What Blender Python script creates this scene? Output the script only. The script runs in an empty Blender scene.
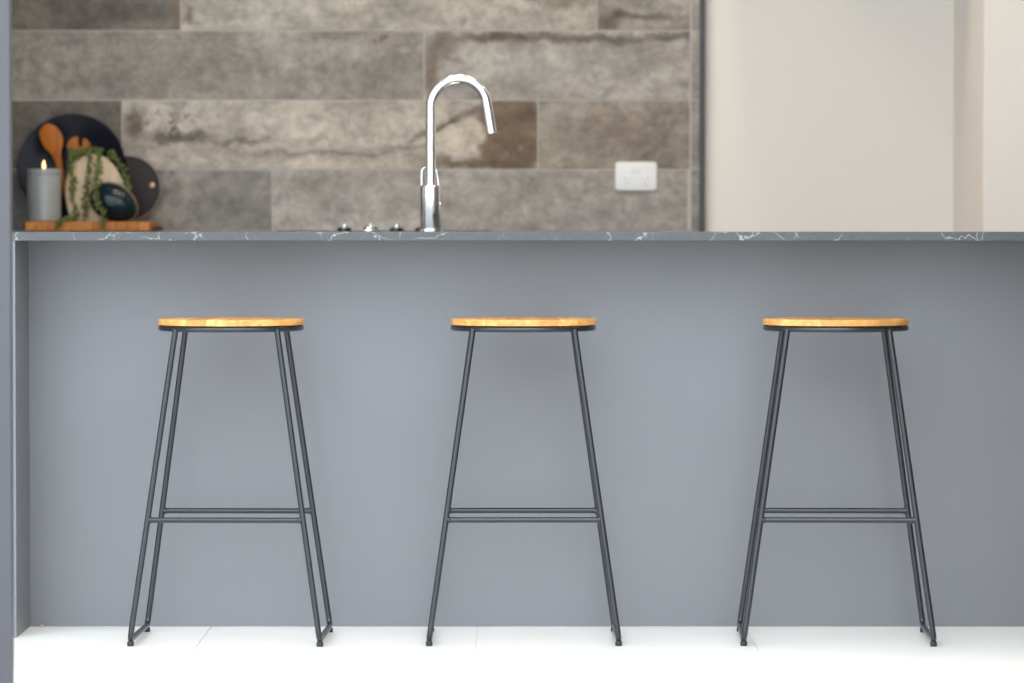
import bpy, bmesh, math, random
from mathutils import Vector, Matrix
random.seed(7)
SC = bpy.context.scene
COL = SC.collection

# ------------------------------------------------------------------ camera
F = 3854.0                      # focal length in pixels of the 1024 x 683 frame
CAM = Vector((0.0, -9.0, 0.925))
PITCH = math.atan(111.8 / F)
FZ = -.0037                     # floor level
cd = bpy.data.cameras.new('camera'); cam = bpy.data.objects.new('camera', cd); COL.objects.link(cam)
cam.location = CAM; cam.rotation_euler = (math.pi / 2 - PITCH, 0, 0)
cd.sensor_width = 36.0; cd.lens = F * 36.0 / 1024.0; cd.clip_end = 200
cd.dof.use_dof = True; cd.dof.focus_distance = 8.66; cd.dof.aperture_fstop = 3.3
SC.camera = cam

# ------------------------------------------------------------------ sky, exposure
w = bpy.data.worlds.new('sky'); SC.world = w; w.use_nodes = True
bg = w.node_tree.nodes['Background']
bg.inputs[0].default_value = (0.80, 0.90, 1.0, 1)
wt = w.node_tree                # overcast sky: luminance rises smoothly from the horizon to the zenith, (1 + 2 sin h) / 3
tc = wt.nodes.new('ShaderNodeTexCoord'); sx_ = wt.nodes.new('ShaderNodeSeparateXYZ'); wt.links.new(tc.outputs['Generated'], sx_.inputs[0])
mr = wt.nodes.new('ShaderNodeMapRange'); wt.links.new(sx_.outputs['Z'], mr.inputs[0])
for i_, x_ in enumerate((0.0, 1.0, 0.6, 1.8)): mr.inputs[i_ + 1].default_value = x_
wt.links.new(mr.outputs[0], bg.inputs[1])
vs = SC.view_settings
vs.view_transform = 'Standard'; vs.look = 'None'; vs.gamma = 1.0; vs.use_curve_mapping = False
vs.exposure = 2.27
LAMP_W = .78                    # watts of each warm ceiling downlight

# ------------------------------------------------------------------ helpers
def at(x, y, Y):
    """world point on the plane y = Y that is seen at pixel (x, y)"""
    u = (x - 512) / F; v = (341.5 - y) / F
    c, s = math.cos(PITCH), math.sin(PITCH)
    d = Vector((u, c + v * s, -s + v * c))
    return CAM + d * ((Y - CAM.y) / d.y)

def obj(name, bm, mat, parent=None, smooth=False, loc=None):
    me = bpy.data.meshes.new(name)
    bmesh.ops.recalc_face_normals(bm, faces=bm.faces[:])
    bm.to_mesh(me); bm.free()
    if smooth:
        me.polygons.foreach_set('use_smooth', [True] * len(me.polygons))
        me.set_sharp_from_angle(angle=math.radians(38))
    me.materials.append(mat)
    return link(name, me, parent, loc)

def link(name, me, parent=None, loc=None):
    o = bpy.data.objects.new(name, me); COL.objects.link(o)
    if loc is not None: o.location = loc
    if parent is not None: o.parent = parent
    return o

def empty(name, loc=(0, 0, 0), rz=0.0):
    o = bpy.data.objects.new(name, None); COL.objects.link(o)
    o.location = loc; o.rotation_euler = (0, 0, rz); o.empty_display_size = 0.05
    return o

def tag(o, label, cat, group=None):
    o['label'] = label; o['category'] = cat
    if group: o['group'] = group
    return o

def struct(o, label, cat):
    o['kind'] = 'structure'; o['label'] = label; o['category'] = cat
    return o

def box(bm, x0, x1, y0, y1, z0, z1, bev=0.0, seg=2):
    g = bmesh.ops.create_cube(bm, size=1.0)
    for v in g['verts']:
        v.co = Vector((x0 + (v.co.x + .5) * (x1 - x0), y0 + (v.co.y + .5) * (y1 - y0), z0 + (v.co.z + .5) * (z1 - z0)))
    if bev > 0:
        es = list({e for v in g['verts'] for e in v.link_edges})
        bmesh.ops.bevel(bm, geom=es, offset=bev, segments=seg, profile=0.5, affect='EDGES')
    return bm

def bx(*a, **k): return box(bmesh.new(), *a, **k)

def tube(bm, pts, r, n=14, cap=True, closed=False):
    pts = [Vector(p) for p in pts]; m = len(pts)
    rs = r if isinstance(r, (list, tuple)) else [r] * m
    rings = []; nrm = None
    for i, p in enumerate(pts):
        if closed: t = pts[(i + 1) % m] - pts[i - 1]
        elif i == 0: t = pts[1] - p
        elif i == m - 1: t = p - pts[i - 1]
        else: t = (pts[i + 1] - p).normalized() + (p - pts[i - 1]).normalized()
        t.normalize()
        if nrm is None:
            nrm = t.orthogonal().normalized() if abs(t.z) > .9 else t.cross(Vector((0, 0, 1))).normalized()
        nrm = (nrm - t * nrm.dot(t)).normalized(); b = t.cross(nrm)
        rings.append([bm.verts.new(p + (nrm * math.cos(2 * math.pi * k / n) + b * math.sin(2 * math.pi * k / n)) * rs[i]) for k in range(n)])
    for i in range(m if closed else m - 1):
        A, B = rings[i], rings[(i + 1) % m]
        for k in range(n):
            bm.faces.new((A[k], A[(k + 1) % n], B[(k + 1) % n], B[k]))
    if cap and not closed:
        bm.faces.new(rings[0][::-1]); bm.faces.new(rings[-1])
    return bm

def lathe(bm, prof, n=48, M=None):
    """prof: list of (radius, height) from axis bottom to axis top"""
    rings = []
    for r, z in prof:
        if r < 1e-6: rings.append([bm.verts.new((0, 0, z))])
        else: rings.append([bm.verts.new((r * math.cos(2 * math.pi * k / n), r * math.sin(2 * math.pi * k / n), z)) for k in range(n)])
    for A, B in zip(rings, rings[1:]):
        if len(A) == 1 and len(B) == 1: continue
        for k in range(n):
            k2 = (k + 1) % n
            if len(A) == 1: bm.faces.new((A[0], B[k2], B[k]))
            elif len(B) == 1: bm.faces.new((A[k], A[k2], B[0]))
            else: bm.faces.new((A[k], A[k2], B[k2], B[k]))
    if M is not None: bmesh.ops.transform(bm, matrix=M, verts=bm.verts[:])
    return bm

def catmull(pts, sub=6):
    out = []; n = len(pts)
    for i in range(n):
        p0, p1, p2, p3 = (Vector(pts[(i + k) % n]) for k in (-1, 0, 1, 2))
        for s in range(sub):
            t = s / sub
            out.append(0.5 * ((2 * p1) + (p2 - p0) * t + (2 * p0 - 5 * p1 + 4 * p2 - p3) * t * t + (3 * p1 - p0 - 3 * p2 + p3) * t ** 3))
    return out

def path(pts, sub=6):
    P = [Vector(p) for p in pts]; P = [P[0] * 2 - P[1]] + P + [P[-1] * 2 - P[-2]]
    out = []
    for i in range(1, len(P) - 2):
        p0, p1, p2, p3 = P[i - 1:i + 3]
        for s in range(sub):
            t = s / sub
            out.append(0.5 * ((2 * p1) + (p2 - p0) * t + (2 * p0 - 5 * p1 + 4 * p2 - p3) * t * t + (3 * p1 - p0 - 3 * p2 + p3) * t ** 3))
    out.append(P[-2]); return out

def slab(px, Y, thick, lean, bev=0.003, sub=5):
    """a board with the outline px (pixels), standing at depth Y, leaning back by lean (tan), thick metres deep"""
    out = [at(p[0], p[1], Y) for p in catmull([Vector((a, b, 0)) for a, b in px], sub)]
    zb = min(p.z for p in out)
    bm = bmesh.new()
    f = bm.faces.new([bm.verts.new((p.x, Y + (p.z - zb) * lean, p.z)) for p in out])
    g = bmesh.ops.extrude_face_region(bm, geom=[f])
    bmesh.ops.translate(bm, vec=(0, thick, 0), verts=[v for v in g['geom'] if isinstance(v, bmesh.types.BMVert)])
    if bev:
        es = [e for e in bm.edges if all(len(q.verts) == 4 for q in e.link_faces) is False]
        bmesh.ops.bevel(bm, geom=es, offset=bev, segments=3, profile=0.5, affect='EDGES')
    return bm

# ------------------------------------------------------------------ materials
def srgb(r, g, b):
    f = lambda c: (c / 255 / 12.92) if c / 255 <= .04045 else ((c / 255 + .055) / 1.055) ** 2.4
    return (f(r), f(g), f(b), 1.0)

class NT:
    def __init__(s, name, rough=0.5, metal=0.0, spec=0.5):
        s.m = bpy.data.materials.new(name); s.m.use_nodes = True
        s.t = s.m.node_tree; s.b = s.t.nodes['Principled BSDF']
        s.b.inputs['Roughness'].default_value = rough; s.b.inputs['Metallic'].default_value = metal
        s.b.inputs['Specular IOR Level'].default_value = spec
    def n(s, k, **kw):
        q = s.t.nodes.new(k)
        for a, v in kw.items(): setattr(q, a, v)
        return q
    def put(s, sock, v):
        if hasattr(v, 'links') or isinstance(v, bpy.types.NodeSocket): s.t.links.new(v, sock)
        else: sock.default_value = v
    def math(s, op, a, b=None, clamp=False):
        q = s.n('ShaderNodeMath', operation=op); q.use_clamp = clamp
        s.put(q.inputs[0], a)
        if b is not None: s.put(q.inputs[1], b)
        return q.outputs[0]
    def vmath(s, op, a, b=None):
        q = s.n('ShaderNodeVectorMath', operation=op); s.put(q.inputs[0], a)
        if b is not None: s.put(q.inputs[1], b)
        return q.outputs['Value'] if op == 'LENGTH' else q.outputs[0]
    def noise(s, vec, scale, detail=4, rough=.55, dist=0.0):
        q = s.n('ShaderNodeTexNoise'); s.put(q.inputs['Vector'], vec)
        q.inputs['Scale'].default_value = scale; q.inputs['Detail'].default_value = detail
        q.inputs['Roughness'].default_value = rough; q.inputs['Distortion'].default_value = dist
        return q
    def rng(s, v, a, b, c=0.0, d=1.0, smooth=True):
        q = s.n('ShaderNodeMapRange'); q.interpolation_type = 'SMOOTHSTEP' if smooth else 'LINEAR'
        s.put(q.inputs[0], v)
        for i, x in enumerate((a, b, c, d)): q.inputs[i + 1].default_value = x
        return q.outputs[0]
    def mix(s, f, a, b, mode='MIX'):
        q = s.n('ShaderNodeMix', data_type='RGBA', blend_type=mode)
        s.put(q.inputs[0], f); s.put(q.inputs[6], a); s.put(q.inputs[7], b)
        return q.outputs[2]
    def obco(s): return s.n('ShaderNodeTexCoord').outputs['Object']
    def color(s, c): s.put(s.b.inputs['Base Color'], c)
    def bump(s, h, strength=.2, dist=.002):
        q = s.n('ShaderNodeBump'); q.inputs['Strength'].default_value = strength; q.inputs['Distance'].default_value = dist
        s.put(q.inputs['Height'], h); s.t.links.new(q.outputs[0], s.b.inputs['Normal'])

def plain(name, c, rough=.5, metal=0.0, var=.06, scale=8, spec=.5):
    s = NT(name, rough, metal, spec)
    f = s.noise(s.obco(), scale, 4).outputs[0]
    s.color(s.mix(f, tuple(x * (1 - var) for x in c[:3]) + (1,), tuple(min(1, x * (1 + var)) for x in c[:3]) + (1,)))
    return s.m

M = {}
M['wall'] = plain('painted_plaster', (.775, .73, .675, 1), .75, var=.015, scale=1.5)
M['ceiling'] = plain('ceiling_paint', (.82, .82, .80, 1), .8, var=.01)
M['side_wall'] = plain('side_wall_paint', (.10, .10, .105, 1), .8, var=.02)
M['alu'] = plain('grey_powdercoat', (.054, .051, .056, 1), .45, var=.02)
M['panel_edge'] = plain('panel_edging', (.30, .32, .34, 1), .45, var=.02)
M['steel'] = plain('black_satin_steel', (.042, .044, .048, 1), .27, metal=.6, var=.12, scale=30)
M['rubber'] = plain('black_rubber', (.015, .015, .016, 1), .6)
M['chrome'] = plain('chrome', (.82, .825, .83, 1), .17, metal=1.0, var=.01)
M['stainless'] = plain('stainless', (.6, .6, .6, 1), .28, metal=1.0, var=.03)
M['white_plastic'] = plain('white_plastic', (.76, .75, .73, 1), .35, var=.01)
M['slot'] = plain('socket_slot_shadow', (.25, .25, .25, 1), .6)
M['grout'] = plain('grout', (.46, .43, .385, 1), .85, var=.05, scale=40)
M['floor_grout'] = plain('floor_grout', (.80, .775, .73, 1), .85, var=.03, scale=20)
M['glass_black'] = plain('black_ceramic_glass', (.01, .01, .011, 1), .08)
M['ceramic_dark'] = plain('dark_glazed_ceramic', (.007, .0075, .013, 1), .26, var=.3, scale=12, spec=.12)
M['ceramic_grey'] = plain('grey_glazed_ceramic', (.27, .275, .265, 1), .32, var=.05, scale=10)
M['wax'] = plain('candle_wax', (.75, .70, .60, 1), .5)
M['wick'] = plain('burnt_wick', (.02, .015, .01, 1), .9)
M['teal'] = plain('dark_teal_glaze', (.004, .013, .017, 1), .14, var=.3, scale=15, spec=.3)
M['tray_dark'] = plain('dark_stained_tray', (.026, .018, .015, 1), .3, var=.25, scale=9, spec=.12)
M['tray_rim'] = plain('tray_rim', (.20, .145, .105, 1), .4, var=.1)
M['brass'] = plain('brass', (.55, .36, .20, 1), .3, metal=.8)
M['iron'] = plain('black_iron', (.02, .02, .02, 1), .5)
M['stem'] = plain('plant_stem', (.10, .13, .035, 1), .6)
M['crumb'] = plain('timber_chip', (.42, .24, .10, 1), .8, var=.2, scale=200)
M['patio'] = plain('patio_paving', (.40, .40, .39, 1), .85, var=.05, scale=2)

def panel_mat():
    s = NT('grey_laminate', .42, 0, .85); co = s.obco()
    a = s.noise(co, 1.6, 5, .6).outputs[0]
    mp = s.vmath('MULTIPLY', co, (2.5, 1.0, 9.0))
    sm = s.rng(s.noise(mp, 1.3, 5, .65, .6).outputs[0], .60, .74)
    c = s.mix(a, (.120, .119, .124, 1), (.142, .141, .146, 1))
    c = s.mix(s.math('MULTIPLY', sm, .18), c, (.09, .09, .095, 1))
    s.color(c); s.put(s.b.inputs['Roughness'], s.rng(a, .3, .7, .36, .48)); return s.m
M['panel'] = panel_mat()

def quartz_mat():
    s = NT('dark_veined_quartz', .38, 0, .35); co = s.obco()
    n1 = s.noise(co, 7, 5, .6)
    off = s.vmath('SCALE', s.vmath('SUBTRACT', n1.outputs['Color'], (.5, .5, .5)), None)
    off.node.inputs['Scale'].default_value = .16
    vo = s.n('ShaderNodeTexVoronoi', feature='DISTANCE_TO_EDGE'); vo.inputs['Scale'].default_value = 11.0
    s.put(vo.inputs['Vector'], s.vmath('ADD', co, off))
    vein = s.rng(vo.outputs['Distance'], .004, .018, 1, 0)
    msk = s.rng(s.noise(co, 9, 2).outputs[0], .44, .58)
    fine = s.noise(co, 90, 3).outputs[0]
    c = s.mix(fine, (.058, .060, .060, 1), (.10, .102, .101, 1))
    c = s.mix(s.math('MULTIPLY', s.math('MULTIPLY', vein, msk), .36), c, (.72, .72, .70, 1))
    s.color(c); return s.m
M['quartz'] = quartz_mat()

def wood_mat(name, light, dark, axis, rough=.45, rnd=True, gs=1.0):
    s = NT(name, rough, 0, .22); co = s.obco()
    sc = [60 * gs] * 3; sc[axis] = 6 * gs
    oi = s.n('ShaderNodeObjectInfo').outputs['Random']
    v = s.vmath('MULTIPLY', co, tuple(sc))
    if rnd:
        cb = s.n('ShaderNodeCombineXYZ'); s.put(cb.inputs[0], s.math('MULTIPLY', oi, 37.0)); s.put(cb.inputs[2], s.math('MULTIPLY', oi, 91.0))
        v = s.vmath('ADD', v, cb.outputs[0])
    g = s.noise(v, 1.0, 5, .6, .8).outputs[0]
    c = s.mix(s.rng(g, .35, .68), dark, light)
    if rnd:
        c = s.mix(s.math('MULTIPLY', s.rng(oi, .0, 1.0, 0, 1, False), .75), c, tuple(x * .75 for x in dark[:3]) + (1,), 'MIX')
    s.color(c); s.bump(g, .1, .0006); return s.m
M['seat_wood'] = wood_mat('golden_seat_timber', (.88, .49, .175, 1), (.62, .275, .075, 1), 1)
M['spoon_wood'] = wood_mat('orange_spoon_timber', (.46, .14, .010, 1), (.33, .085, .005, 1), 2, rnd=False)
M['board_wood'] = wood_mat('butcher_block_timber', (.58, .235, .048, 1), (.42, .15, .026, 1), 1)
M['cream_wood'] = wood_mat('pale_board_timber', (.66, .50, .33, 1), (.57, .42, .27, 1), 2, rnd=False)

def leaf_mat():
    s = NT('succulent_leaf', .5)
    f = s.noise(s.obco(), 60, 2).outputs[0]
    s.color(s.mix(s.rng(f, .3, .7), (.05, .078, .014, 1), (.155, .19, .045, 1)))
    s.b.inputs['Subsurface Weight'].default_value = 0.0
    return s.m
M['leaf'] = leaf_mat()

def emit(name, c, st):
    s = NT(name, .5); s.b.inputs['Base Color'].default_value = c
    s.b.inputs['Emission Color'].default_value = c; s.b.inputs['Emission Strength'].default_value = st
    return s.m
M['flame'] = emit('candle_flame', (1.0, .52, .20, 1), .9)
M['lamp'] = emit('lamp_diffuser', (1.0, .80, .58, 1), 14.0)

def floor_mat():
    s = NT('white_floor_tile', .35); co = s.obco()
    oi = s.n('ShaderNodeObjectInfo').outputs['Random']
    cb = s.n('ShaderNodeCombineXYZ'); s.put(cb.inputs[0], s.math('MULTIPLY', oi, 31.0))
    v = s.vmath('ADD', s.vmath('MULTIPLY', co, (2.0, 9.0, 1.0)), cb.outputs[0])
    s.color(s.mix(s.noise(v, 2.0, 5, .6).outputs[0], (.82, .765, .69, 1), (.89, .845, .765, 1))); return s.m
M['floor_tile'] = floor_mat()

WALL_Y = 2.135
def tile_mat(name, light, dark, cx, cz, stains=(), seed=0.0, blot=1.0):
    """concrete-look tile; stains are worn marks given in wall metres: (x, z, rx, rz, colour, amount, kind)"""
    s = NT(name, .55, 0, .35); co = s.obco()
    v0 = s.vmath('ADD', co, (seed * 3.1, 0, seed * 1.7))
    vv = s.vmath('MULTIPLY', v0, (1.0, 1.0, 1.9))
    cl = s.noise(vv, 3.2, 6, .62, .4).outputs[0]
    md = s.noise(vv, 11, 6, .65, .3).outputs[0]
    fi = s.noise(v0, 55, 4, .75).outputs[0]
    c = s.mix(s.rng(cl, .33, .66), dark, light)
    c = s.mix(s.math('MULTIPLY', s.rng(md, .48, .70), .55 * blot), c, tuple(x * .62 for x in dark[:3]) + (1,))
    c = s.mix(s.math('MULTIPLY', s.rng(md, .46, .30), .50 * blot), c, tuple(min(1, x * 1.18) for x in light[:3]) + (1,))
    c = s.mix(s.math('MULTIPLY', s.rng(fi, .50, .72), .32), c, tuple(x * .6 for x in dark[:3]) + (1,))
    if stains:
        n = s.noise(v0, 9, 5, .65); n2 = s.noise(v0, 28, 5, .7)
        d1 = s.vmath('SCALE', s.vmath('SUBTRACT', n.outputs['Color'], (.5, .5, .5))); d1.node.inputs['Scale'].default_value = .085
        d2 = s.vmath('SCALE', s.vmath('SUBTRACT', n2.outputs['Color'], (.5, .5, .5))); d2.node.inputs['Scale'].default_value = .02
        P = s.vmath('MULTIPLY', s.vmath('ADD', s.vmath('ADD', co, d1), d2), (1, 0, 1))
        for (x, z, rx, rz, col, amt, kind, *ang) in stains:
            q = s.vmath('SUBTRACT', P, (x - cx, 0, z - cz))
            if ang:
                vr = s.n('ShaderNodeVectorRotate', rotation_type='Y_AXIS'); s.put(vr.inputs['Vector'], q); vr.inputs['Angle'].default_value = math.radians(ang[0]); q = vr.outputs[0]
            L = s.vmath('LENGTH', s.vmath('MULTIPLY', q, (1 / rx, 1, 1 / rz)))
            if kind == 'ring': k = s.rng(s.math('ABSOLUTE', s.math('SUBTRACT', L, 1.0)), .06, .26, 1, 0)
            elif kind == 'hard': k = s.rng(L, .80, 1.05, 1, 0)
            elif kind == 'speck': k = s.math('MULTIPLY', s.rng(L, .3, 1.1, 1, 0), s.rng(n2.outputs[0], .50, .60))
            else: k = s.rng(L, .2, 1.1, 1, 0)
            c = s.mix(s.math('MULTIPLY', k, amt), c, col)
    g1 = s.noise(v0, 24, 6, .75, .5).outputs[0]; g2 = s.noise(vv, 5, 5, .6, .3).outputs[0]
    c = s.mix(1.0, c, s.rng(g1, .30, .70, .72, 1.20), 'MULTIPLY')
    c = s.mix(1.0, c, s.rng(g2, .32, .68, .80, 1.14), 'MULTIPLY')
    s.color(c); s.bump(md, .15, .002); return s.m

# ------------------------------------------------------------------ the room
def grid_floor():
    fl = struct(obj('floor', bx(-4.6, 6.2, -1.56, 2.3, -.08, FZ - .003), M['floor_grout']),
                'pale floor of large white tiles under the stools', 'floor')
    T = .624; TD = 1.248; g = .002
    me = None
    for i in range(-7, 10):
        for j in range(-1, 2):
            x0 = -.08 + i * T; y0 = .004 + j * TD
            if x0 > 5.9 or y0 < -2.2: continue
            if me is None:
                o = obj('floor_tile', bx(-T / 2 + g / 2, T / 2 - g / 2, -TD / 2 + g / 2, TD / 2 - g / 2, -.010, 0, bev=.0006, seg=1), M['floor_tile'], fl)
                me = o.data
            else: o = link('floor_tile', me, fl)
            o.location = (x0 + T / 2, y0 + TD / 2, FZ)
grid_floor()
struct(obj('floor_outside', bx(-12, 12, -30, -1.57, -.10, -.018), M['patio']), 'pale concrete patio outside the door opening', 'floor')

CX = .514                                      # inner corner where the tiled return meets the back wall
wb = struct(obj('wall_back', bx(-4.6, .5420, WALL_Y + .0012, WALL_Y + .15, FZ, 2.9), M['grout']), 'kitchen back wall of long stone-look tiles', 'wall')
def tl(light, dark): return light, dark
GREY = ((.36, .33, .29, 1), (.215, .19, .16, 1))
LITE = ((.42, .38, .34, 1), (.30, .268, .235, 1))
CREAM = ((.515, .455, .38, 1), (.385, .33, .27, 1))
BRN = (.105, .068, .040, 1); DRK = (.085, .066, .050, 1); RUST = (.17, .105, .058, 1)
def W(x, y): p = at(x, y, WALL_Y); return p.x, p.z
def S(x, y, rx, ry, col, amt, kind='soft', *ang):
    a, b = W(x, y); return (a, b, rx / 346.0, ry / 346.0, col, amt, kind) + ang
TILES = {
 (0, 0): (((.29, .26, .228, 1), (.18, .156, .134, 1)), [S(235, 195, 45, 40, (.17, .15, .13, 1), .6)]),
 (0, 1): (LITE, [S(330, 185, 60, 22, (.24, .215, .185, 1), .6), S(600, 215, 80, 20, (.25, .235, .22, 1), .5), S(470, 190, 60, 14, (.48, .45, .41, 1), .4)]),
 (1, 0): (((.20, .172, .142, 1), (.12, .096, .075, 1)), []),
 (1, 1): (CREAM, [S(512, 136, 38, 52, RUST, .92, 'hard'), S(520, 150, 26, 24, BRN, .6), S(505, 118, 30, 12, BRN, .5), S(465, 165, 60, 8, BRN, .85),
                  S(450, 139, 40, 19, (.50, .43, .34, 1), 1.0, 'hard', 12), S(440, 126, 50, 5.5, BRN, .85, 'soft', 24), S(478, 112, 16, 6, BRN, .7, 'soft', 10),
                  S(530, 110, 10, 12, BRN, .7), S(515, 152, 9, 9, (.35, .32, .28, 1), .7, 'speck'),
                  S(135, 125, 16, 28, BRN, .85), S(180, 136, 50, 8, DRK, .8), S(165, 125, 60, 30, DRK, .85, 'speck'),
                  S(240, 142, 60, 4, DRK, .55), S(330, 152, 110, 4, DRK, .45), S(410, 146, 50, 4, BRN, .5)]),
 (1, 2): (((.36, .315, .26, 1), (.235, .19, .145, 1)), [S(625, 135, 70, 22, (.15, .11, .078, 1), .6), S(650, 162, 22, 10, BRN, .7, 'speck'), S(560, 112, 40, 12, (.40, .37, .33, 1), .4)]),
 (2, 0): (((.375, .338, .295, 1), (.24, .208, .175, 1)), [S(395, 40, 45, 10, BRN, .8, 'speck'), S(160, 80, 90, 30, (.23, .20, .165, 1), .5), S(310, 85, 110, 24, (.22, .20, .175, 1), .5), S(330, 50, 80, 12, (.46, .43, .38, 1), .4)]),
 (2, 1): (LITE, [S(500, 37, 80, 9, BRN, .85), S(600, 38, 80, 8, DRK, .8), S(680, 36, 40, 7, DRK, .8), S(432, 70, 9, 40, RUST, .7), S(445, 45, 20, 18, BRN, .6), S(560, 65, 110, 20, (.46, .435, .39, 1), .5)]),
 (3, 0): (((.23, .198, .165, 1), (.125, .102, .08, 1)), [S(110, 14, 80, 16, DRK, .75), S(176, 15, 6, 14, RUST, .7)]),
 (3, 1): (((.44, .40, .34, 1), (.34, .305, .25, 1)), [S(560, 0, 40, 10, BRN, .5), S(189, 15, 7, 14, RUST, .7)]),
 (3, 2): (((.42, .385, .33, 1), (.28, .25, .21, 1)), [S(640, 17, 60, 6, BRN, .8), S(612, 20, 20, 14, BRN, .6), S(660, 5, 30, 8, DRK, .4, 'speck')]),
}
ROWX = {0: 272, 1: 122, 2: 424, 3: 181}       # a vertical joint of each course, in pixels
TG = .0032
zj = W(0, 169.5)[1]                            # height of the joint between the two lowest courses
def tile_row(r):
    z0 = zj + (r - 1) * .2; z1 = z0 + .2
    if r == 0: z0 = .921
    if r > 3: jx = W(181, 0)[0] + (.55 if r % 2 else .13)
    else: jx = W(ROWX[r], 100)[0]
    while jx > -2.2: jx -= 1.2
    k = 0; xs = []
    while jx < CX:
        a, b = max(jx, -2.2), min(jx + 1.2, CX)
        if b - a > .02: xs.append((a, b))
        jx += 1.2
    xs = [q for q in xs if q[1] > -1.45] if r < 4 else xs
    for k, (a, b) in enumerate(xs):
        pal, st = TILES.get((r, k), (LITE if k % 2 else GREY, []))
        cx, cz = (a + b) / 2, (z0 + z1) / 2
        m = tile_mat('stone_look_tile', pal[0], pal[1], cx, cz, st, seed=r * 1.37 + k * 2.11)
        hw, hh = (b - a - TG) / 2, (z1 - z0 - TG) / 2
        obj('wall_tile', bx(-hw, hw, 0, .012, -hh, hh, bev=.001, seg=1), m, wb, loc=(cx, WALL_Y, cz))
for r in range(0, 10): tile_row(r)

# cut strip of tiles beside the slim grey panel that closes the tiling
PX = .5420
for r in range(0, 10):
    z0 = .921 if r == 0 else zj + (r - 1) * .2; z1 = zj + r * .2
    pal = (GREY, GREY, LITE, LITE)[r % 4]
    st = [(CX, z1 - .02, .3, .02, DRK, .7, 'soft')] if r == 2 else []
    m = tile_mat('stone_look_tile', pal[0], pal[1], CX, (z0 + z1) / 2, st, seed=20 + r)
    hh = (z1 - z0 - TG) / 2
    obj('wall_tile', bx(CX + .004, PX - .0005, 0, .012, -hh, hh, bev=.0008, seg=1), m, wb, loc=(0, WALL_Y, (z0 + z1) / 2))
struct(obj('trim_1', bx(PX, PX + .0145, WALL_Y - .03, WALL_Y + .012, FZ, 2.9, bev=.001, seg=1), M['alu']), 'slim dark grey upright between the tiles and the cream recess', 'trim')
BY0 = WALL_Y - .6

AX = (953 - 512) / 346.1                        # right side of the fridge recess
NY = 1.43                                       # front face of the plastered nib wall
struct(obj('wall_recess', bx(PX + .0145, AX, WALL_Y, WALL_Y + .15, FZ, 2.9), M['wall']), 'cream painted back of the empty fridge recess', 'wall')
oc = empty('overhead_shade_cabinet', ((PX + AX) / 2, 1.8, 2.10)); tag(oc, 'unseen grey overhead cabinet added to shade the cream fridge recess', 'cabinet')  # above the view; added so the top of the recess darkens
OV = Matrix.Translation(-oc.location)
o = obj('carcass', bx(PX + .016, AX - .002, 1.52, WALL_Y - .001, 2.10, 2.88), M['panel_edge'], oc); o.matrix_parent_inverse = OV
for k in (0, 1):
    xa = PX + .016 + k * (AX - PX - .018) / 2; xb = xa + (AX - PX - .018) / 2
    o = obj('cupboard_door', bx(xa + .002, xb - .002, 1.50, 1.519, 2.105, 2.875, bev=.001, seg=1), M['panel_edge'], oc); o.matrix_parent_inverse = OV
struct(obj('wall_nib', bx(AX, 6.2, NY, WALL_Y + .15, FZ, 2.9), M['wall']), 'bright cream plastered wall beside the fridge recess', 'wall')
struct(obj('wall_left', bx(-4.75, -4.6, -1.5, WALL_Y + .15, FZ, 2.9), M['wall']), 'side wall along the left of the room', 'wall')
struct(obj('wall_shade_stub', bx(-2.2, -1.47, 1.15, WALL_Y - .001, FZ, 2.9), M['side_wall']), 'unseen dark full-height unit at the left bench end, added to shade the tiles', 'wall')  # out of view; dark and deep to shade the left wall tiles
struct(obj('wall_right', bx(6.2, 6.35, -1.56, WALL_Y + .15, FZ, 2.9), M['wall']), 'side wall along the right of the room', 'wall')
struct(obj('ceiling', bx(-4.75, 6.35, -1.56, WALL_Y + .15, 2.9, 3.05), M['ceiling']), 'white flat ceiling over the kitchen', 'ceiling')

# wide door opening the picture is taken through; its grey frame shows at the left edge
JX = at(13.4, 340, -1.53).x
OX0 = -3.4
OX1 = 1.28
bm = bmesh.new(); box(bm, -5.5, OX0 - .062, -1.60, -1.50, FZ, 3.05); box(bm, OX1 + .062, 6.5, -1.60, -1.50, FZ, 3.05); box(bm, OX0 - .062, OX1 + .062, -1.60, -1.50, 2.82, 3.05)
struct(obj('wall_front', bm, M['wall']), 'outer wall around the wide door opening', 'wall')
struct(obj('wall_shade_outside', bx(1.95, 2.15, -6.0, -1.60, -.018, 3.05), M['wall']), 'unseen rendered wall added outside, right of the door, to block sky light', 'wall')  # unseen wall, added to cut the sky light from the right
d1 = empty('door_1', (JX, -1.55, 0)); struct(d1, 'grey powder-coated door frame whose upright shows at the left edge', 'door')
def fr(name, *b, bev=.002):
    o = obj(name, bx(*b, bev=bev), M['alu'], d1); o.matrix_parent_inverse = Matrix.Translation(-d1.location)
fr('mullion', JX - .06, JX, -1.57, -1.535, -.01, 2.76)
fr('mullion_stop', JX - .06, JX - .004, -1.535, -1.52, -.01, 2.76)
fr('jamb', OX1, OX1 + .06, -1.57, -1.52, -.01, 2.76)
fr('jamb', OX0 - .06, OX0, -1.57, -1.52, -.01, 2.76)
fr('head', OX0 - .06, OX1 + .06, -1.57, -1.52, 2.76, 2.82)
fr('sill_track', OX0, OX1, -1.57, -1.52, -.017, FZ + .002, bev=0)

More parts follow.
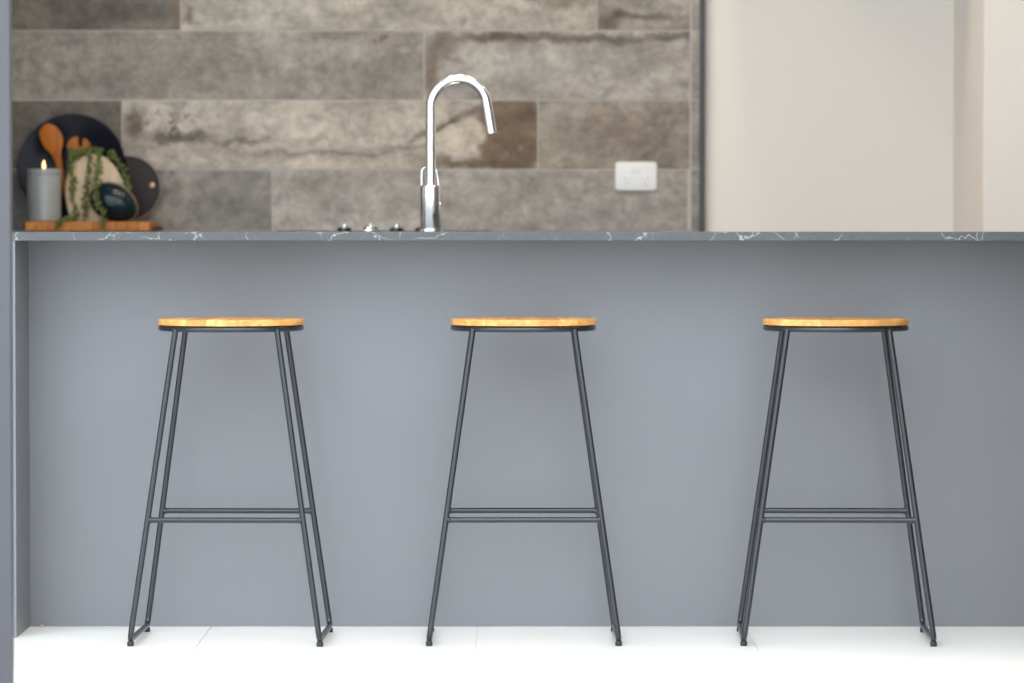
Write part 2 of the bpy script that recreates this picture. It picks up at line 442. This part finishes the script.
# ------------------------------------------------------------------ island
EX0, EX1 = -1.147, -1.128
IX1 = 1.62
isl = empty('kitchen_island', (.24, .2, 0)); tag(isl, 'long slate grey laminate island bench behind the three stools', 'island')
IV = Matrix.Translation(-isl.location)
def ip(name, bm, m):
    o = obj(name, bm, m, isl); o.matrix_parent_inverse = IV; return o
ip('front_panel', bx(EX1, IX1 - .018, 0, .018, FZ, .90), M['panel'])
ip('end_panel', bx(EX0, EX1, -.245, .68, FZ, .90, bev=.001, seg=1), M['panel'])
ip('end_panel', bx(IX1 - .018, IX1, -.245, .68, FZ, .90, bev=.001, seg=1), M['panel'])
for k in range(4):
    x0 = EX1 + k * (IX1 - .018 - EX1) / 4; x1 = EX1 + (k + 1) * (IX1 - .018 - EX1) / 4
    ip('cupboard_door', bx(x0 + .002, x1 - .002, .655, .675, .12, .87, bev=.001, seg=1), M['panel'])
ip('kickboard', bx(EX1, IX1 - .018, .60, .615, FZ, .12), M['panel'])

FY = .40                                        # depth at which the tap stands
tap = at(430.6, 231, FY)
def slab_with_hole(x0, x1, y0, y1, z0, z1, hx0, hx1, hy0, hy1):
    bm = bmesh.new(); xs = [x0, hx0, hx1, x1]; ys = [y0, hy0, hy1, y1]
    V = [[[bm.verts.new((x, y, z)) for z in (z0, z1)] for y in ys] for x in xs]
    for i in range(3):
        for j in range(3):
            if i == 1 and j == 1: continue
            for k in (0, 1):
                bm.faces.new((V[i][j][k], V[i + 1][j][k], V[i + 1][j + 1][k], V[i][j + 1][k]))
    for i in range(3):
        for j in (0, 3): bm.faces.new((V[i][j][0], V[i + 1][j][0], V[i + 1][j][1], V[i][j][1]))
        for i2 in (0, 3): bm.faces.new((V[i2][i][0], V[i2][i + 1][0], V[i2][i + 1][1], V[i2][i][1]))
    for j in (1, 2): bm.faces.new((V[1][j][0], V[2][j][0], V[2][j][1], V[1][j][1]))
    for i in (1, 2): bm.faces.new((V[i][1][0], V[i][2][0], V[i][2][1], V[i][1][1]))
    bmesh.ops.recalc_face_normals(bm, faces=bm.faces[:])
    es = [e for e in bm.edges if len(e.link_faces) == 2 and e.calc_face_angle(0) > 1]
    bmesh.ops.bevel(bm, geom=es, offset=.0012, segments=2, profile=.5, affect='EDGES')
    return bm
HX0, HX1, HY0, HY1 = tap.x + .06, tap.x + .56, .20, .60
tag(obj('stone_worktop', slab_with_hole(EX0 - .003, IX1 + .003, -.246, .70, .90, .92, HX0, HX1, HY0, HY1), M['quartz']),
    'dark grey worktop with fine white veins on the island', 'worktop')
# undermount sink
bm = bmesh.new()
a, b, c, d, zt, zb, t = HX0 - .004, HX1 + .004, HY0 - .004, HY1 + .004, .8995, .72, .002
box(bm, a, b, c, d, zb, zb + t); box(bm, a, a + t, c, d, zb, zt); box(bm, b - t, b, c, d, zb, zt); box(bm, a, b, c, c + t, zb, zt); box(bm, a, b, d - t, d, zb, zt)
tag(obj('sink', bm, M['stainless']), 'stainless steel sink bowl set under the island worktop', 'sink')

# ------------------------------------------------------------------ tap
sc = F / (FY + 9.0)
tp = empty('kitchen_tap', (tap.x, FY, .92)); tag(tp, 'tall chrome gooseneck kitchen tap standing on the island worktop', 'tap')
def P(x, y): q = at(x, y, FY); return (q.x - tap.x, 0, q.z - .92)
obj('base_flange', lathe(bmesh.new(), [(0, 0), (.0295, 0), (.0305, .001), (.0305, .0060), (.029, .0070), (0, .0070)], 40), M['chrome'], tp, True)
ztop = P(0, 185.5)[2]
obj('body', lathe(bmesh.new(), [(0, .0055), (.0235, .0055), (.0243, .008), (.0243, ztop - .002), (.0225, ztop), (0, ztop)], 48), M['chrome'], tp, True)
cxp, cyp, R = 459.0, 107.3, 28.2
pts = [P(430.8, y) for y in (185.8, 170, 150, 130, 115)] + [P(cxp - R * math.cos(a), cyp - R * math.sin(a)) for a in [math.radians(170.7) * k / 30 for k in range(31)]]
ex = cxp + R * math.cos(math.radians(9.3)); ey = cyp - R * math.sin(math.radians(9.3))
L = math.radians(9.3)
j1 = P(ex + 8 * math.sin(L), ey + 8 * math.cos(L)); j2 = P(ex + 31 * math.sin(L), ey + 31 * math.cos(L))
obj('gooseneck', tube(bmesh.new(), pts + [j1], .0123, 20), M['chrome'], tp, True)
obj('spray_head', tube(bmesh.new(), [j1, [j1[i] + (j2[i] - j1[i]) * .05 for i in range(3)], j2], [.0120, .0124, .0124], 20), M['chrome'], tp, True)
lv = path([P(421.6, 186.5)[:1] + (.004, P(0, 186.5)[2]), P(421.6, 172)[:1] + (.010, P(0, 173)[2]), P(423.5, 168)[:1] + (.013, P(0, 168.2)[2]), P(431, 167.3)[:1] + (.0145, P(0, 167)[2]),
           P(435.5, 169)[:1] + (.013, P(0, 169)[2]), P(437.2, 176)[:1] + (.010, P(0, 176)[2]), P(438.8, 186.5)[:1] + (.004, P(0, 186.5)[2])], 8)
obj('lever', tube(bmesh.new(), lv, .0019, 10), M['chrome'], tp, True)
obj('side_button', lathe(bmesh.new(), [(0, 0), (.003, 0), (.003, .0022), (.0022, .003), (0, .003)], 20, Matrix.Translation((.0228, -.006, P(0, 204)[2])) @ Matrix.Rotation(math.pi / 2, 4, 'Y')), M['chrome'], tp, True)

# push button for the waste on the island, left of the tap
bp = at(369.3, 231, FY)
bt = empty('push_button', (bp.x, FY, .92)); tag(bt, 'small stepped chrome push button on the island, left of the tap', 'button')
obj('flange', lathe(bmesh.new(), [(0, 0), (.0195, 0), (.0200, .001), (.0195, .0045), (.0165, .0060), (0, .0060)], 36), M['chrome'], bt, True)
obj('cap', lathe(bmesh.new(), [(0, .0060), (.0130, .0060), (.0130, .0110), (.0115, .0128), (0, .0134)], 36), M['chrome'], bt, True)

# ------------------------------------------------------------------ back bench and hob
tag(obj('bench_top', bx(-1.468, CX - .002, BY0 - .02, WALL_Y, .90, .92, bev=.001), M['quartz']), 'dark stone bench top along the tiled back wall', 'bench top')
bc = empty('base_cabinet', (-.55, 1.85, 0)); tag(bc, 'grey base cabinet run under the back bench top', 'cabinet')
BV = Matrix.Translation(-bc.location)
o = obj('carcass', bx(-1.468, CX - .004, BY0 + .02, WALL_Y, .1, .90), M['panel'], bc); o.matrix_parent_inverse = BV
o = obj('kickboard', bx(-1.468, CX - .004, BY0 + .07, WALL_Y, FZ, .1), M['panel'], bc); o.matrix_parent_inverse = BV
for k in range(4):
    wd = (CX - .004 + 1.468) / 4; x0 = -1.468 + k * wd
    o = obj('cupboard_door', bx(x0 + .002, x0 + wd - .002, BY0, BY0 + .019, .11, .88, bev=.001, seg=1), M['panel'], bc); o.matrix_parent_inverse = BV
HBY = 1.62
hx = [at(x, 231, HBY).x for x in (344.3, 370.4, 396.5, 422.3)]
hob = empty('cooktop', (sum(hx) / 4, 1.83, .92)); tag(hob, 'black glass hob with a row of chrome knobs on the back bench', 'cooktop')
HV = Matrix.Translation(-hob.location)
o = obj('glass_plate', bx(hob.location.x - .29, hob.location.x + .29, 1.58, 2.07, .92, .9215), M['glass_black'], hob); o.matrix_parent_inverse = HV
for x in hx:
    o = obj('knob', lathe(bmesh.new(), [(0, 0), (.0195, 0), (.0200, .003), (.0185, .0085), (.0120, .0100), (0, .0100)], 32), M['glass_black'], hob, True)
    o.location = Vector((x, HBY, .9215)) - hob.location
    obj('grip', lathe(bmesh.new(), [(0, .0098), (.0092, .0098), (.0092, .0165), (.0080, .0182), (0, .0186)], 24), M['stainless'], o, True)

# ------------------------------------------------------------------ power point
pc = at(636, 176.5, WALL_Y)
pw = empty('power_outlet', (pc.x, WALL_Y, pc.z)); tag(pw, 'white double power outlet on the tiled back wall', 'power outlet')
def rrect(w, h, r, n=6):
    o = []
    for (sx, sz, a0) in ((1, 1, 0), (-1, 1, 90), (-1, -1, 180), (1, -1, 270)):
        for k in range(n + 1):
            a = math.radians(a0 + 90 * k / n); o.append((sx * (w - r) + r * math.cos(a), sz * (h - r) + r * math.sin(a)))
    return o
def plate(w, h, r, y0, y1, bev):
    bm = bmesh.new(); f = bm.faces.new([bm.verts.new((x, y1, z)) for x, z in rrect(w, h, r)])
    g = bmesh.ops.extrude_face_region(bm, geom=[f]); vs_ = [v for v in g['geom'] if isinstance(v, bmesh.types.BMVert)]
    bmesh.ops.translate(bm, vec=(0, y0 - y1, 0), verts=vs_)
    es = [e for e in bm.edges if all(v in vs_ for v in e.verts)]
    bmesh.ops.bevel(bm, geom=es, offset=bev, segments=3, profile=.5, affect='EDGES'); return bm
obj('face_plate', plate(.0605, .0415, .010, -.010, 0, .003), M['white_plastic'], pw, True)
for s in (-1, 1):
    obj('rocker_switch', plate(.0052, .0085, .002, -.0125, -.0095, .001), M['white_plastic'], pw, True, loc=(s * .0075, 0, .020))
    sk = obj('socket', plate(.0165, .0165, .006, -.0108, -.0098, .0005), M['white_plastic'], pw, True, loc=(s * .026, 0, -.010))
    for (x, z, a) in ((-.007, .004, 30), (.007, .004, -30), (0, -.009, 0)):
        q = obj('slot', bx(-.0008, .0008, -.0112, -.0106, -.0036, .0036), M['slot'], sk, loc=(x, 0, z)); q.rotation_euler = (0, math.radians(a), 0)

# ------------------------------------------------------------------ bar stools
SEAT_Z, RING_Z, SR = .7275, .7065, .1645
TX, TXB, TY, BXH, BYH = .1135, .1150, .114, .2115, .165
def seat_outline(x0, x1, r):
    n = 10; xs = [x0 + (x1 - x0) * k / n for k in range(n + 1)]
    f = lambda x: math.sqrt(max(0, r * r - x * x))
    return [(x, -f(x)) for x in xs] + [(x, f(x)) for x in reversed(xs)]
def stave(x0, x1):
    bm = bmesh.new(); zt = SEAT_Z; zb = RING_Z + .0078; rr = .0022
    lay = [(SR, zb), (SR, zt - rr), (SR - rr * .3, zt - rr * .3), (SR - rr, zt)]
    rings = []
    for r, z in lay:
        ring = [bm.verts.new((x, y, z)) for x, y in seat_outline(max(x0, -r), min(x1, r), r)]
        rings.append(ring)
    n = len(rings[0])
    for A, B in zip(rings, rings[1:]):
        for k in range(n): bm.faces.new((A[k], A[(k + 1) % n], B[(k + 1) % n], B[k]))
    bm.faces.new(rings[0][::-1]); bm.faces.new(rings[-1])
    bmesh.ops.remove_doubles(bm, verts=bm.verts[:], dist=1e-6)
    return bm
def make_stool():
    st = empty('bar_stool', (0, 0, 0))
    seat = obj('seat', lathe(bmesh.new(), [(0, RING_Z + .006), (SR - .010, RING_Z + .006), (SR - .008, RING_Z + .0080), (0, RING_Z + .0080)], 48), M['seat_wood'], st, True)
    cuts = [-SR, -.128, -.086, -.040, -.006, .036, .077, .120, SR]
    for a, b in zip(cuts, cuts[1:]): obj('stave', stave(a + .0001, b - .0001), M['seat_wood'], seat)
    n = 64
    obj('seat_ring', tube(bmesh.new(), [((SR - .0055) * math.cos(2 * math.pi * k / n), (SR - .0055) * math.sin(2 * math.pi * k / n), RING_Z) for k in range(n)], .0062, 12, closed=True), M['steel'], st, True)
    zf = .0145; r = .0066; br = .022
    for sx in (-1, 1):
        ends = []
        for sy in (-1, 1):
            top = Vector((sx * (TX if sy < 0 else TXB), sy * TY, RING_Z)); bot = Vector((sx * BXH, sy * BYH, zf))
            d = (top - bot).normalized(); e = Vector((0, -sy, 0))
            p0 = bot + d * br; p2 = bot + e * br
            bend = [(1 - t) ** 2 * p0 + 2 * t * (1 - t) * bot + t * t * p2 for t in [k / 7 for k in range(8)]]
            obj('leg', tube(bmesh.new(), [top] + bend, r, 14), M['steel'], st, True); ends.append(p2)
            g = obj('foot_glide', lathe(bmesh.new(), [(0, 0), (.0068, 0), (.0075, .0012), (.0075, .008), (.006, .0115), (0, .0115)], 20), M['rubber'], st, True)
            g.location = bot + e * .010 - Vector((0, 0, zf))
        obj('foot_bar', tube(bmesh.new(), ends, r, 14), M['steel'], st, True)
    zr = .281; t = (zr - zf) / (RING_Z - zf); xr = BXH + (TX - BXH) * t; yr = BYH + (TY - BYH) * t
    for sy in (-1, 1):
        rg = obj('footrest_rung', tube(bmesh.new(), [(-xr, sy * yr, zr), (xr, sy * yr, zr)], .0063, 14), M['steel'], st, True)
        for sx in (-1, 1):
            obj('weld', lathe(bmesh.new(), [(.0082, -.001), (.0080, .0015), (.0066, .0045), (.0062, .005)], 16, Matrix.Translation((sx * (xr - .0052), sy * yr, zr)) @ Matrix.Rotation(-sx * math.pi / 2, 4, 'Y')), M['steel'], rg, True)
    return st
def copy_tree(o, parent=None):
    c = o.copy(); COL.objects.link(c); c.parent = parent
    for ch in o.children: copy_tree(ch, c)
    return c
STOOLS = [((-.636, -.275), -1.3, 'round-topped timber stool with black steel legs, nearest the left end panel and the candle'),
          ((.0255, -.265), .4, 'middle one of the three timber and black steel bar stools, nearest below the tap'),
          ((.7335, -.270), -1.8, 'round-topped timber stool with black steel legs, rightmost of three, below the plain cream wall')]
proto = make_stool()
allst = [proto] + [copy_tree(proto) for _ in STOOLS[1:]]
for o, (p, a, lab) in zip(allst, STOOLS):
    o.location = (p[0], p[1], FZ); o.rotation_euler = (0, 0, math.radians(a))
    tag(o, lab, 'stool', 'bar stools along the island')

# ------------------------------------------------------------------ things on the back bench
BT = .9475                                      # top of the serving block
x0 = at(25, 225, 1.80).x; x1 = at(150, 225, 1.80).x
blk = empty('serving_block', ((x0 + x1) / 2, 1.955, .92)); tag(blk, 'striped timber serving block under the candle and dishes on the back bench', 'board')
n = 11; wd = (x1 - x0) / n
for k in range(n):
    q = obj('stave', bx(x0 + k * wd - blk.location.x, x0 + (k + 1) * wd - .0004 - blk.location.x, -.155, .155, .002, BT - .92, bev=.0012, seg=1), M['board_wood'], blk)
for s in (-1, 1):
    hxp = s * (x1 - x0) / 2
    obj('side_handle', tube(bmesh.new(), [(hxp - s * .004, -.06, .010), (hxp + s * .012, -.058, .010), (hxp + s * .014, -.04, .010), (hxp + s * .014, .04, .010), (hxp + s * .012, .058, .010), (hxp - s * .004, .06, .010)], .005, 10), M['iron'], blk, True)
for sx in (-1, 1):
    for sy in (-1, 1):
        obj('foot', bx(sx * .15 - .012, sx * .15 + .012, sy * .12 - .012, sy * .12 + .012, 0, .004), M['rubber'], blk)

# candle in a grey jar
cp = at(44, 200, 1.865)
cj = empty('candle', (cp.x, 1.865, BT)); tag(cj, 'lit candle in a grey ceramic jar on the serving block', 'candle')
H = at(0, 169, 1.865).z - BT
obj('jar', lathe(bmesh.new(), [(0, 0), (.044, 0), (.0475, .004), (.0478, H - .020), (.0470, H - .0185), (.0470, H - .0165), (.0485, H - .015), (.0490, H - .002), (.0478, H), (.0445, H - .0005), (.0440, H - .012), (0, H - .012)], 56), M['ceramic_grey'], cj, True)
obj('wax', lathe(bmesh.new(), [(0, H - .0119), (.0438, H - .0119), (.0438, H - .010), (0, H - .0095)], 40), M['wax'], cj, True)
obj('wick', tube(bmesh.new(), [(0, 0, H - .010), (.0005, 0, H - .002), (.002, 0, H + .003)], .0011, 8), M['wick'], cj, True)
obj('flame', lathe(bmesh.new(), [(0, H - .001), (.0035, H + .003), (.0048, H + .008), (.0042, H + .013), (.0024, H + .019), (.0008, H + .024), (0, H + .027)], 20), M['flame'], cj, True)

# dark plate leaning on the tiles
def lean_disc(name, px, py_bottom_z, r, Yc, lean_deg, prof, mat):
    """root at the foot of a round dish that faces the camera and leans back"""
    c = at(px, 180, Yc)
    e = empty(name, (c.x, Yc, py_bottom_z))
    Mx = Matrix.Rotation(math.radians(-lean_deg), 4, 'X') @ Matrix.Translation((0, 0, r)) @ Matrix.Rotation(math.pi / 2, 4, 'X')
    return e, Mx
e, Mx = lean_disc('dinner_plate', 71.5, BT + .002, .1545, 2.052, 9, None, None); tag(e, 'large dark glazed plate leaning on the wall behind the utensils', 'plate')
r = .1545
obj('dish', lathe(bmesh.new(), [(0, 0), (r * .55, 0), (r * .62, .004), (r * .97, .016), (r, .019), (r * .985, .0225), (r * .93, .0205), (r * .66, .0095), (r * .58, .006), (0, .005)], 72, Mx), M['ceramic_dark'], e, True)
obj('foot_ring', lathe(bmesh.new(), [(r * .50, .0005), (r * .50, -.005), (r * .53, -.005), (r * .54, .0005)], 60, Mx), M['ceramic_dark'], e, True)
# dark round tray
e, Mx = lean_disc('round_tray', 128, BT + .001, .0945, 2.085, 5, None, None); tag(e, 'dark brown round tray with pale rim, behind the egg-shaped dish', 'tray')
r = .0945
obj('disc', lathe(bmesh.new(), [(0, 0), (r * .97, 0), (r * .975, .004), (r * .93, .0085), (0, .0085)], 64, Mx), M['tray_dark'], e, True)
obj('rim', lathe(bmesh.new(), [(r * .955, .0055), (r * .97, -.001), (r, -.001), (r, .013), (r * .972, .013), (r * .955, .0055)], 64, Mx), M['tray_rim'], e, True)
obj('knob', lathe(bmesh.new(), [(0, .008), (.009, .008), (.0095, .012), (.006, .015), (0, .0155)], 24, Mx @ Matrix.Translation((.0685, .008, 0))), M['brass'], e, True)

# crock that holds the utensils
ck = at(85, 200, 1.975)
cr = empty('utensil_crock', (ck.x, 1.975, BT)); tag(cr, 'dark crock holding wooden utensils, mostly hidden behind the pale board', 'crock')
hc = at(0, 186, 1.99).z - BT
obj('pot', lathe(bmesh.new(), [(0, 0), (.036, 0), (.040, .006), (.045, hc * .6), (.046, hc), (.043, hc), (.042, hc * .6), (.037, .010), (0, .008)], 40), M['ceramic_dark'], cr, True)
# spoon and fork
def thing_slab(name, label, cat, part, *a, mat=None, **k):
    bm = slab(*a, **k)
    lo = min(v.co.z for v in bm.verts); c = sum((v.co for v in bm.verts), Vector()) / len(bm.verts); base = Vector((c.x, c.y, lo))
    bmesh.ops.translate(bm, vec=-base, verts=bm.verts[:])
    e = empty(name, base); tag(e, label, cat); obj(part, bm, mat, e, True); return e
sp_px = [(38.8, 134), (42, 126.5), (48, 123.6), (56, 127), (61.5, 134.5), (63, 143), (60.8, 152), (61.8, 163), (64.5, 178), (70, 200), (74, 216), (70, 217.5), (65, 201), (58.5, 178), (55.2, 165), (51, 154.5), (43, 146)]
e = thing_slab('wooden_spoon', 'orange-brown wooden spoon with oval bowl in front of the dark plate', 'spoon', 'spoon_blade', sp_px, 1.985, .007, .03, mat=M['spoon_wood'], bev=.0022)
fk_px = [(68.2, 152), (66.7, 145), (70, 139.3), (75, 136.8), (78, 138.5), (78.4, 146), (80.2, 149), (82, 146), (82.4, 139.8), (85.7, 138.8), (89.8, 144.5), (88.5, 152), (83.5, 160), (83.2, 180), (83, 215), (78, 215), (77.5, 180), (76.5, 160)]
thing_slab('slotted_turner', 'orange-brown wooden turner with a notched top above the pale board', 'turner', 'turner_blade', fk_px, 2.0, .006, .02, mat=M['spoon_wood'], bev=.0016)
# pale board
ov = [(71, 219), (66.3, 203), (65.3, 186), (69, 168), (78.6, 158.5), (92, 154), (106, 158.3), (116, 169), (124, 184.5), (127, 199), (122, 213), (110, 221), (92, 222.5), (79, 222)]
thing_slab('oval_board', 'pale egg-shaped timber board leaning behind the trailing plant', 'board', 'board_blank', ov, 1.905, .014, .045, mat=M['cream_wood'], bev=.003)
# egg-shaped dish
ec = at(113.8, 202, 1.862)
dish = empty('egg_dish', (ec.x, 1.862, BT)); tag(dish, 'glossy dark teal egg-shaped ceramic dish on the serving block', 'dish')
bm = bmesh.new(); bmesh.ops.create_uvsphere(bm, u_segments=40, v_segments=24, radius=1.0)
for v in bm.verts:
    x, y, z = v.co; k = 1.0 - .10 * x
    v.co = Vector((x * .0700, y * (.040 if y < 0 else .008), z * .0505 * k))
bmesh.ops.rotate(bm, cent=(0, 0, 0), matrix=Matrix.Rotation(math.radians(27), 3, 'Y'), verts=bm.verts[:])
lo = min(v.co.z for v in bm.verts); bmesh.ops.translate(bm, vec=(0, 0, -lo), verts=bm.verts[:])
obj('shell', bm, M['teal'], dish, True)
R27 = Matrix.Rotation(math.radians(27), 3, 'Y')
rim = []
for k in range(48):
    a = 2 * math.pi * k / 48; q = R27 @ Vector((.0705 * math.cos(a), 0, .051 * (1 - .1 * math.cos(a)) * math.sin(a))); rim.append(q + Vector((0, .002, -lo + .0006)))
obj('rim', tube(bmesh.new(), rim, .0022, 8, closed=True), M['tray_rim'], dish, True)

# trailing succulent
pr = at(93, 160, 1.95)
pl = empty('trailing_succulent', (pr.x, 1.95, BT)); tag(pl, 'green trailing succulent strands draped over the pale board', 'plant')
ball = bmesh.new(); bmesh.ops.create_icosphere(ball, subdivisions=1, radius=1.0)
bv = [v.co.copy() for v in ball.verts]; bf = [[v.index for v in f.verts] for f in ball.faces]; ball.free()
def strand(pxs, start):
    P3 = [Vector(start)] + [at(x, y, Y) for x, y, Y in pxs]
    line = path(P3, 10)
    o = obj('stem', tube(bmesh.new(), [p - pl.location for p in line], .0011, 6), M['stem'], pl, True)
    vs_, fs = [], []
    L = 0.0
    for a, b in zip(line, line[1:]):
        if a.y > 1.962: continue
        k = max(1, int((b - a).length / .0016))
        for s in range(k):
            p = a.lerp(b, (s + random.random()) / k)
            d = Vector((random.gauss(0, 1), random.gauss(0, .8) - .35, random.gauss(0, .8))).normalized()
            c = p + d * random.uniform(.002, .0125); r = random.uniform(.0032, .0056)
            rot = Matrix.Rotation(random.uniform(0, 6.28), 3, d); q = d.to_track_quat('Z', 'Y').to_matrix()
            i0 = len(vs_)
            for v in bv: vs_.append(c + rot @ (q @ Vector((v.x * r * .8, v.y * r * .65, v.z * r * 1.35))) - pl.location)
            fs += [[i + i0 for i in f] for f in bf]
    me = bpy.data.meshes.new('leaves'); me.from_pydata([tuple(v) for v in vs_], [], fs); me.materials.append(M['leaf'])
    me.polygons.foreach_set('use_smooth', [True] * len(me.polygons))
    lf = link('leaves', me, o); lf['kind'] = 'stuff'
root = (ck.x, 1.975, BT + hc - .02)
F1, F2 = 1.893, 1.885
strand([(74, 156, 1.95), (72.5, 150.5, 1.93), (70.5, 156, F1), (71, 170, F2), (73, 185, F2), (73.5, 200, F2), (75, 214, F2), (74, 219, F2), (68, 219.5, 1.85), (62, 221, 1.79), (58.5, 227, 1.781)], root)
strand([(88, 154, 1.95), (88, 149, 1.93), (88.5, 155, F1), (88.5, 170, F2), (87.5, 185, F2), (85, 200, F2), (85.5, 212, F2), (83.5, 220, 1.87)], root)
strand([(97, 154, 1.95), (97.5, 150, 1.93), (98.5, 157, F1), (99.5, 168, F2), (97, 180, 1.85), (95.5, 192, 1.815), (97, 203, 1.80), (102, 213, 1.79), (104.5, 221, 1.782), (103, 227.5, 1.781)], root)
strand([(109, 157, 1.95), (110, 153, 1.93), (114, 156, F1), (120, 164, F1), (124, 175, F1), (127, 186, F1), (128, 191, F1)], root)
strand([(82, 156, 1.95), (81, 152, 1.93), (79, 154.5, F1), (74, 158, F1), (70.5, 166, F1), (69.5, 175, F2)], root)

# chip of timber on the floor by the panel
cc = at(41.5, 626.5, -.012)
bm = bmesh.new()
v = [bm.verts.new(p) for p in ((-.005, -.004, 0), (.006, -.003, 0), (.004, .004, 0), (-.004, .003, 0), (-.001, -.003, .006), (.003, .001, .008), (-.003, .002, .005))]
bmesh.ops.convex_hull(bm, input=v)
tag(obj('timber_chip', bm, M['crumb'], loc=(cc.x, -.012, FZ)), 'tiny orange-brown timber chip on the floor by the left end panel', 'wood chip')

# ------------------------------------------------------------------ ceiling downlights over the aisle; last two added to brighten the nib wall
for i, (x, y) in enumerate([(-.55, 1.15), (-.05, 1.15), (.45, 1.15), (-.65, .35), (-.1, .35), (.6, .35), (1.75, .95), (2.3, .95)]):
    dl = empty('downlight', (x, y, 2.90)); tag(dl, 'round recessed warm downlight in the ceiling above the kitchen', 'downlight', 'ceiling downlights')
    obj('bezel', lathe(bmesh.new(), [(.036, 0), (.050, 0), (.050, -.003), (.040, -.006), (.036, 0)], 32), M['white_plastic'], dl, True)
    obj('diffuser', lathe(bmesh.new(), [(0, -.001), (.036, -.001), (.036, -.002), (0, -.002)], 32), M['lamp'], dl)
    ld = bpy.data.lights.new('downlight_glow', 'AREA'); ld.shape = 'DISK'; ld.size = .07; ld.energy = LAMP_W; ld.color = (1.0, .81, .61); ld.spread = math.radians(140)
    lo_ = bpy.data.objects.new('downlight_glow', ld); COL.objects.link(lo_); lo_.parent = dl; lo_.location = (0, 0, -.006)
